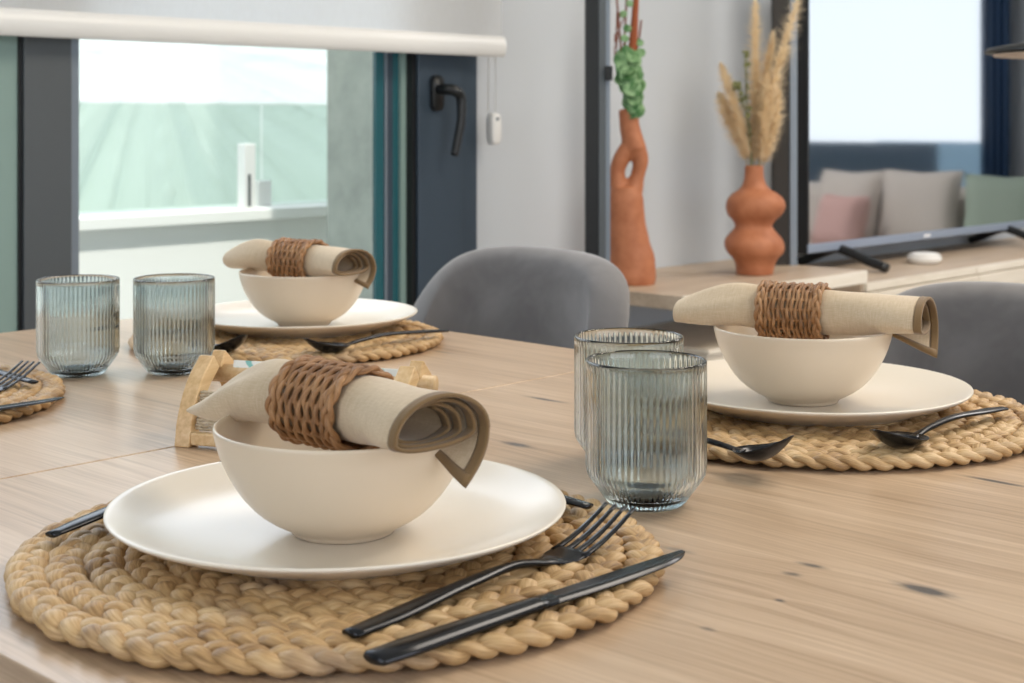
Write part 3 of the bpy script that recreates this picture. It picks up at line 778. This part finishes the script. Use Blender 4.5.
for sx in (-1, 1):
    x0, x1 = sx * HL - .007, sx * HL + .007
    mb = MB(); a_board(mb, x0, x1, [(-.048, 0), (-.043, .022), (-.030, .045), (-.010, .062)], .0145); mb.build('front_leg', M['bamboo'], hd, bevel=.0015)
    mb = MB(); a_board(mb, x0 + .001, x1 - .001, [(.040, 0), (.034, .022), (.022, .045), (.001, .0625)], .016); mb.build('back_leg', M['bamboo'], hd, bevel=.0015)
MB().tube([(-HL - .016, .004, .050), (HL + .016, .004, .050)], .0075, 18).build('dowel', M['bamboo'], hd, smooth=True)
MB().box(-HL + .007, HL - .007, -.054, -.044, .002, .012).build('bottom_rail', M['bamboo'], hd, bevel=.0015)
MB().box(-HL + .007, HL - .007, .034, .044, .002, .012).build('bottom_rail', M['bamboo'], hd, bevel=.0015)
mb = MB()
for i in range(13):
    P = []
    for k in range(66):
        x = -HL + .008 + (2 * HL - .016) * k / 65; z = .0140 + i * .0023
        y = -.0475 + (z - .012) * .30 + .0009 * math.sin(k * math.pi / 1.5 + math.pi * i)
        P.append((x, y, z + .0004 * math.sin(k * 1.3 + i)))
    mb.tube(P, .0013, 6)
mb.build('woven_panel', M['rope'], hd, smooth=True, uv=True)
m = mat('printed_paper', (.82, .84, .80), .7)
v = noise_tex(m, coords(m), 75, 2, .5, .5); setc(m, ramp(m, v, [(.52, (.84, .85, .81)), (.58, (.25, .55, .52))]))
pp = MB(); mt_ = Matrix.Translation((0, -.012, .005)) @ Matrix.Rotation(R(-14), 4, 'X')
pp.box(-.072, .074, -.0012, .0012, .004, .058, mt=mt_)
po = pp.build('paper_card', m, bevel=.0004); place(po, .752, .944, TZ, -64); tag(po, 'white card with teal print standing inside the bamboo holder', 'card')

# ------------------------------------------------------------------ wall shelf, television bench
sh = empty('floating_shelf', (3.08, 2.25, .576), 0, 'floating light wood shelf carrying the two terracotta vases', 'shelf')
MB().box(-.405, .395, -.215, .22, 0, .034).build('board', M['oak_shelf'], sh, bevel=.002)
MB().box(-.405, .397, -.219, -.2155, .0, .034).build('front_edge', M['pale_wood'], sh, bevel=.001)
tb = empty('tv_bench', (4.1, 2.26, 0), 0, 'long pale wood television bench with wooden top', 'cabinet')
MB().box(-1.24, 1.32, -.16, .2, .30, .45).build('body', M['pale_wood'], tb, bevel=.003)
MB().box(-1.245, -.60, -.17, .205, .45, .462).build('lower_top', M['pale_wood'], tb, bevel=.002)
MB().box(-.59, 1.32, -.19, .205, .450, .570).build('top', M['oak_shelf'], tb, bevel=.002)
for i in range(3): MB().box(-.585 + i * .635, .045 + i * .635, -.205, -.1905, .548, .5695).build('top_edge', M['pale_wood'], tb, bevel=.001)
for i in range(3): MB().box(-.585 + i * .635, .045 + i * .635, -.212, -.1905, .315, .544).build('drawer', M['pale_wood'], tb, bevel=.002)
for x in (-1.2, 0, 1.22): MB().box(x, x + .05, -.1, .15, 0, .30).build('foot', M['black'], tb, bevel=.003)

tv = empty('television', (4.340, 2.31, .57), 0, 'large flat television on the bench, its screen mirroring sofa and window', 'television')
TW = .725
MB().box(-TW, TW, -.004, .03, .055, .88).build('housing', M['black'], tv, bevel=.003)
MB().box(-TW + .008, TW - .008, -.0062, -.0042, .083, .872).build('screen', M['screen'], tv)
lb_ = MB().box(-TW, TW, -.010, -.004, .058, .083).build('lower_bezel', M['bezel'], tv, bevel=.0015)
MB().box(-TW, -TW + .0075, -.0075, -.0041, .084, .88).build('side_bezel', M['black'], tv)
m = mat('logo_white', (.85, .86, .88), .4); MB().box(-.06, -.018, -.0112, -.0101, .066, .075).build('brand_plate', m, lb_, bevel=.0003)
for x in (-.545, .545):
    mb = MB()
    mb.tube(cat_rom([(x, -.155, .0135), (x, -.10, .028), (x, -.02, .055), (x, .02, .058), (x, .10, .026), (x, .135, .0135)], 5), [(.019, .0135)] * 26, 10); mb.build('stand_foot', M['black'], tv, smooth=True)
pk = empty('white_dish', (4.125, 2.215, .57), 0, 'small round white lidded dish on the bench below the television', 'dish')
MB().lathe([(0, 0), (.040, 0), (.050, .006), (.052, .018), (.050, .024), (0, .024)], 40).build('dish_body', M['white'], pk, smooth=True)
MB().lathe([(0, .0245), (.047, .0245), (.047, .029), (.035, .033), (0, .034)], 40).build('lid', M['white'], pk, smooth=True)

# ------------------------------------------------------------------ vases and their plants
CR = Vector((.692, -.722, 0)); CF = Vector((.722, .692, 0))     # across and along the shelf corner's diagonal
UX = Vector((1, 0, 0))
def v3(a, z, d=0): return CR * a + CF * d + Vector((0, 0, z))
va = empty('twisted_vase', (2.790, 2.285, .61), 0, 'tall twisted terracotta vase with a hole through its neck', 'vase')
mb = MB()
mb.tube([v3(0, .425), v3(.004, .38), v3(.012, .345), v3(.018, .325)], [.0235, .0245, .027, .028], 24, up=UX)
mb.tube(cat_rom([v3(.016, .335), v3(.030, .305), v3(.024, .265), v3(.010, .225)], 6), lerp_list([.024, .020, .017, .026], 6), 20, up=UX)
mb.tube(cat_rom([v3(.006, .335), v3(-.012, .310), v3(-.026, .275), v3(-.022, .235), v3(-.004, .205)], 6), lerp_list([.022, .021, .019, .022, .030], 6), 20, up=UX)
mb.tube(cat_rom([v3(-.006, .235), v3(-.006, .20), v3(-.004, .15), v3(.002, .10), v3(.008, .055), v3(.006, .02), v3(.004, 0)], 6), lerp_list([.036, .044, .046, .050, .058, .062, .060], 6), 32, up=UX)
mb.build('vase_body', M['terra'], va, smooth=True, mods=[('REMESH', dict(mode='VOXEL', voxel_size=.0035, use_smooth_shade=True)), ('SMOOTH', dict(factor=.5, iterations=9))])
eu = empty('succulent_spray', (2.790, 2.285, 1.03), 0, 'spray of green leaves, red stems and a rust spike in the twisted vase', 'dried flowers')
mb = MB()
stems = [[v3(0, -.03), v3(-.012, .05), v3(-.028, .12), v3(-.026, .24)], [v3(0, -.03), v3(-.014, .07), v3(-.018, .16), v3(-.030, .30)], [v3(.002, -.02), v3(.012, .10), v3(.026, .17), v3(.032, .22)], [v3(0, 0), v3(-.010, .12), v3(-.006, .22), v3(.0, .34)]]
for s_ in stems: mb.tube(cat_rom(s_, 6), .0028, 6)
for k in range(10):
    a = rnd.uniform(.1, .28); x = rnd.uniform(-.034, -.005); mb.tube([v3(x, a), v3(x + rnd.uniform(-.02, .02), a + rnd.uniform(.02, .05), rnd.uniform(-.01, .01))], .0014, 5)
mb.build('stem', M['redstem'], eu, smooth=True)
MB().tube(cat_rom([v3(.004, .10), v3(.012, .16), v3(.018, .25), v3(.022, .31)], 6), lerp_list([.007, .0105, .008, .002], 6), 14).build('seed_spike', M['rust'], eu, smooth=True)
def leaf_disc(mb, c, nrm, r, cup=.25):
    nrm = Vector(nrm).normalized(); a = nrm.orthogonal().normalized(); b_ = nrm.cross(a); V = [c]; n = 14
    for q in (.55, 1):
        for k in range(n):
            an = 2 * math.pi * k / n; V.append(c + (a * math.cos(an) + b_ * math.sin(an) * .9) * r * q + nrm * cup * r * q * q + nrm * .04 * r * math.sin(3 * an) * q)
    F = [(0, 1 + k, 1 + (k + 1) % n) for k in range(n)] + [(1 + k, 1 + n + k, 1 + n + (k + 1) % n, 1 + (k + 1) % n) for k in range(n)]
    mb.add(V, F)
mb = MB()
for k in range(46):
    t_ = k / 45; a = rnd.uniform(0, 6.28); z = -.005 + .135 * (1 - t_) + rnd.uniform(-.008, .008)
    rad = .034 if z > .05 else .018; cx = .004 + .016 * (1 - (z / .13)) + rnd.uniform(-.5, .5) * rad * 1.2 - .004
    c = v3(cx + (.004 if z < .05 else -.004), z, -.012 + rnd.uniform(-.015, .012))
    leaf_disc(mb, c, (-.72 + rnd.uniform(-.6, .6), -.69 + rnd.uniform(-.6, .6), rnd.uniform(.1, .8)), rnd.uniform(.015, .026))
for (x, z) in ((-.008, .175), (-.002, .20), (.028, .165), (-.012, .235), (.004, .26), (-.004, .15), (.03, .14), (-.006, .285)):
    leaf_disc(mb, v3(x, z, -.004), (-.7 + rnd.uniform(-.4, .4), -.7, rnd.uniform(-.3, .5)), rnd.uniform(.009, .014))
mb.build('leaves', M['leaf'], eu, smooth=True, mods=[('SOLIDIFY', dict(thickness=.001, offset=0))])

vb = empty('bubble_vase', (3.184, 2.188, .61), 0, 'squat double-bulged terracotta vase holding pampas grass', 'vase')
prof = cat_rom([(0, 0, .0005), (.043, 0, 0), (.049, 0, .008), (.052, 0, .026), (.060, 0, .042), (.0725, 0, .056), (.0775, 0, .072), (.0735, 0, .090), (.060, 0, .106), (.0495, 0, .118), (.0475, 0, .128), (.054, 0, .140), (.067, 0, .154), (.0735, 0, .172), (.070, 0, .192), (.056, 0, .208), (.038, 0, .220), (.029, 0, .234), (.0245, 0, .254), (.0238, 0, .276), (.0200, 0, .277), (.019, 0, .24), (.0, 0, .235)], 4)
def asy(a, z):
    d = math.cos(a - math.atan2(-.722, .692)); return 1 + .045 * d * math.sin(z * 42) + .03 * math.sin(2 * a + z * 20)
MB().lathe([(max(p.x, 0), p.z) for p in prof], 64, asym=asy).build('vase_body', M['terra'], vb, smooth=True)
pg = empty('pampas_bouquet', (3.184, 2.188, .886), 0, 'dried cream pampas plumes standing in the double-bulged vase', 'dried flowers')
def plume(name, pts, start, wid, seed):
    rr = random.Random(seed); P = cat_rom(pts, 10); n = len(P)
    st = MB().tube(P, .0018, 6).build('stem', M['drystem'], pg, smooth=True)
    V = []; F = []
    for k in range(3000):
        t_ = start + (1 - start) * (rr.random() ** .9); i = min(n - 2, int(t_ * (n - 1))); f_ = t_ * (n - 1) - i
        c = P[i].lerp(P[i + 1], f_); tg = (P[i + 1] - P[i]).normalized()
        u = (t_ - start) / (1 - start); env = wid * 1.2 * (math.sin(math.pi * min(1, u * .90 + .10)) ** .45)
        a = rr.uniform(0, 2 * math.pi); o1 = tg.orthogonal().normalized(); o2 = tg.cross(o1); rad = (o1 * math.cos(a) + o2 * math.sin(a))
        L = rr.uniform(.010, .030) * (1 - .35 * u); sp = env * (.15 + .95 * rr.random() ** 1.5)
        p0 = c + rad * sp * .12; p1 = c + tg * L * .55 + rad * sp * .75; p2 = c + tg * L * rr.uniform(.6, 1.1) + rad * sp * 1.15 + Vector((rr.uniform(-.002, .002), 0, -.006 * rr.random()))
        wv = tg.cross(rad).normalized() * rr.uniform(.0006, .0011); b_ = len(V)
        V += [p0 - wv, p0 + wv, p1 + wv * 1.2, p1 - wv * 1.2, p2]; F += [(b_, b_ + 1, b_ + 2, b_ + 3), (b_ + 3, b_ + 2, b_ + 4)]
    link('plume', new_mesh('plume', V, F), M['pampas'], pg, smooth=False)
z0 = -.05
plume('plume', [v3(.001, z0), v3(.002, .10, .01), v3(.004, .25, .01), v3(.002, .425, .0)], .14, .040, 1)
plume('plume', [v3(.004, z0), v3(.020, .10, -.01), v3(.055, .25, -.02), v3(.115, .46, -.03)], .16, .042, 2)
plume('plume', [v3(-.002, z0), v3(-.022, .06, -.01), v3(-.052, .16, -.01), v3(-.085, .262, 0)], .22, .028, 3)
plume('plume', [v3(-.004, z0), v3(-.030, .05, .01), v3(-.060, .12, .02), v3(-.086, .185, .02)], .22, .032, 4)
plume('plume', [v3(.004, z0), v3(.022, .08, .02), v3(.030, .20, .03), v3(.052, .345, .02)], .20, .030, 5)
plume('plume', [v3(.002, z0), v3(.020, .05, -.02), v3(.022, .13, -.03), v3(.026, .23, -.03)], .22, .034, 6)
plume('plume', [v3(.006, z0), v3(.032, .04, 0), v3(.050, .12, .0), v3(.060, .20, .01)], .22, .030, 7)
mb = MB()
for s_ in ([v3(-.004, z0, -.01), v3(-.014, .08, -.015), v3(-.024, .18, -.02), v3(-.026, .29, -.02)], [v3(-.004, z0, -.01), v3(-.018, .10, -.02), v3(-.040, .19, -.02), v3(-.052, .21, -.02)]):
    P = cat_rom(s_, 8); mb.tube(P, .002, 6)
    for i in range(8, len(P), 2):
        for q in range(3): leaf_disc(mb, P[i] + Vector((rnd.uniform(-.008, .008), rnd.uniform(-.008, .008), rnd.uniform(-.005, .005))), (rnd.uniform(-1, 1), -1, rnd.uniform(-.5, 1)), rnd.uniform(.004, .008))
mb.build('olive_sprig', M['olive'], pg, smooth=True)

# ------------------------------------------------------------------ pendant lamp
pd = empty('pendant_lamp', (2.600, 1.050, 1.134), 0, 'flat black disc pendant lamp with pale underside at the right edge', 'lamp')
MB().lathe([(.015, .030), (.04, .027), (.13, .014), (.195, .002), (.202, -.004), (.200, -.007), (.194, -.005), (.12, .004), (.03, .010)], 72).build('shade', M['black'], pd, smooth=True)
MB().lathe([(0, .002), (.10, -.001), (.188, -.0085), (.186, -.012), (.10, -.012), (0, -.012)], 72).build('wooden_underside', mat('pale_veneer', (.62, .47, .36), .5), pd, smooth=True)
MB().tube([(0, 0, .03), (0, 0, .06)], .016, 20).tube([(0, 0, .06), (0, 0, ZC - 1.127)], .0025, 8).build('cable', M['black'], pd, smooth=True)

# ------------------------------------------------------------------ living corner, seen in the television screen
so = empty('sofa', (5.95, 1.25, 0), 0, 'cream sofa under the east window, mirrored in the television', 'sofa')
fab = mat('cream_boucle', (.66, .60, .54), .9)
MB().box(-.42, .42, -1.15, .95, .10, .42).build('base', fab, so, bevel=.04)
MB().box(.20, .42, -1.15, .95, .42, .70).build('backrest', fab, so, bevel=.06)
for y in (-1.15, .77): MB().box(-.42, .20, y, y + .18, .42, .56).build('armrest', fab, so, bevel=.05)
for x in (-.36, .3):
    for y in (-1.05, .8): MB().box(x, x + .06, y, y + .06, 0, .10).build('foot', M['black'], so)
def cushion(x, y, z, rz, tilt, s_, m, lb):
    V = []; F = []; n = 16
    for sg in (1, -1):
        for j in range(n + 1):
            for i in range(n + 1):
                u, v = -1 + 2 * i / n, -1 + 2 * j / n; th = .075 * ((1 - u ** 4) * (1 - v ** 4)) ** .5
                pin = 1 - .08 * (1 - abs(u)) * abs(v) - .08 * (1 - abs(v)) * abs(u)
                V.append((sg * th, u * s_ * pin, v * s_ * pin + s_))
    q = (n + 1) ** 2
    for b_ in (0, q):
        for j in range(n):
            for i in range(n): a = b_ + j * (n + 1) + i; F.append((a, a + 1, a + n + 2, a + n + 1))
    mb = MB(); mb.add(V, F); o = mb.build('cushion', m, smooth=True); o.location = (x, y, z); o.rotation_euler = (0, R(tilt), R(rz))
    return tag(o, lb, 'cushion', 'cushions on the sofa')
pk_ = mat('pink_fabric', (.66, .42, .38), .9); gr_ = mat('sage_fabric', (.36, .44, .36), .9)
cushion(5.98, .98, .425, 8, 14, .18, fab, 'cream cushion at the left in the television reflection')
cushion(5.95, 1.37, .425, -6, 14, .185, fab, 'cream cushion in the middle of the television reflection')
cushion(5.72, 1.10, .425, 12, 18, .13, pk_, 'small pink cushion in front of the cream cushions')
cushion(5.93, 1.78, .425, -10, 14, .18, gr_, 'sage green cushion at the right in the television reflection')
V = []; F = []
for i in range(61):
    y = 1.40 + .14 * i / 60; x = XE - .09 + .022 * math.sin(i * .42)
    for z in (.03, 2.3): V.append((x, y, z))
for i in range(60): F.append((2 * i, 2 * i + 2, 2 * i + 3, 2 * i + 1))
cu = link('curtain', new_mesh('curtain', V, F), mat('navy_curtain', (.02, .06, .14), .8), mods=[('SOLIDIFY', dict(thickness=.004))])
tag(cu, 'navy blue curtain beside the east window, mirrored in the television', 'curtain')
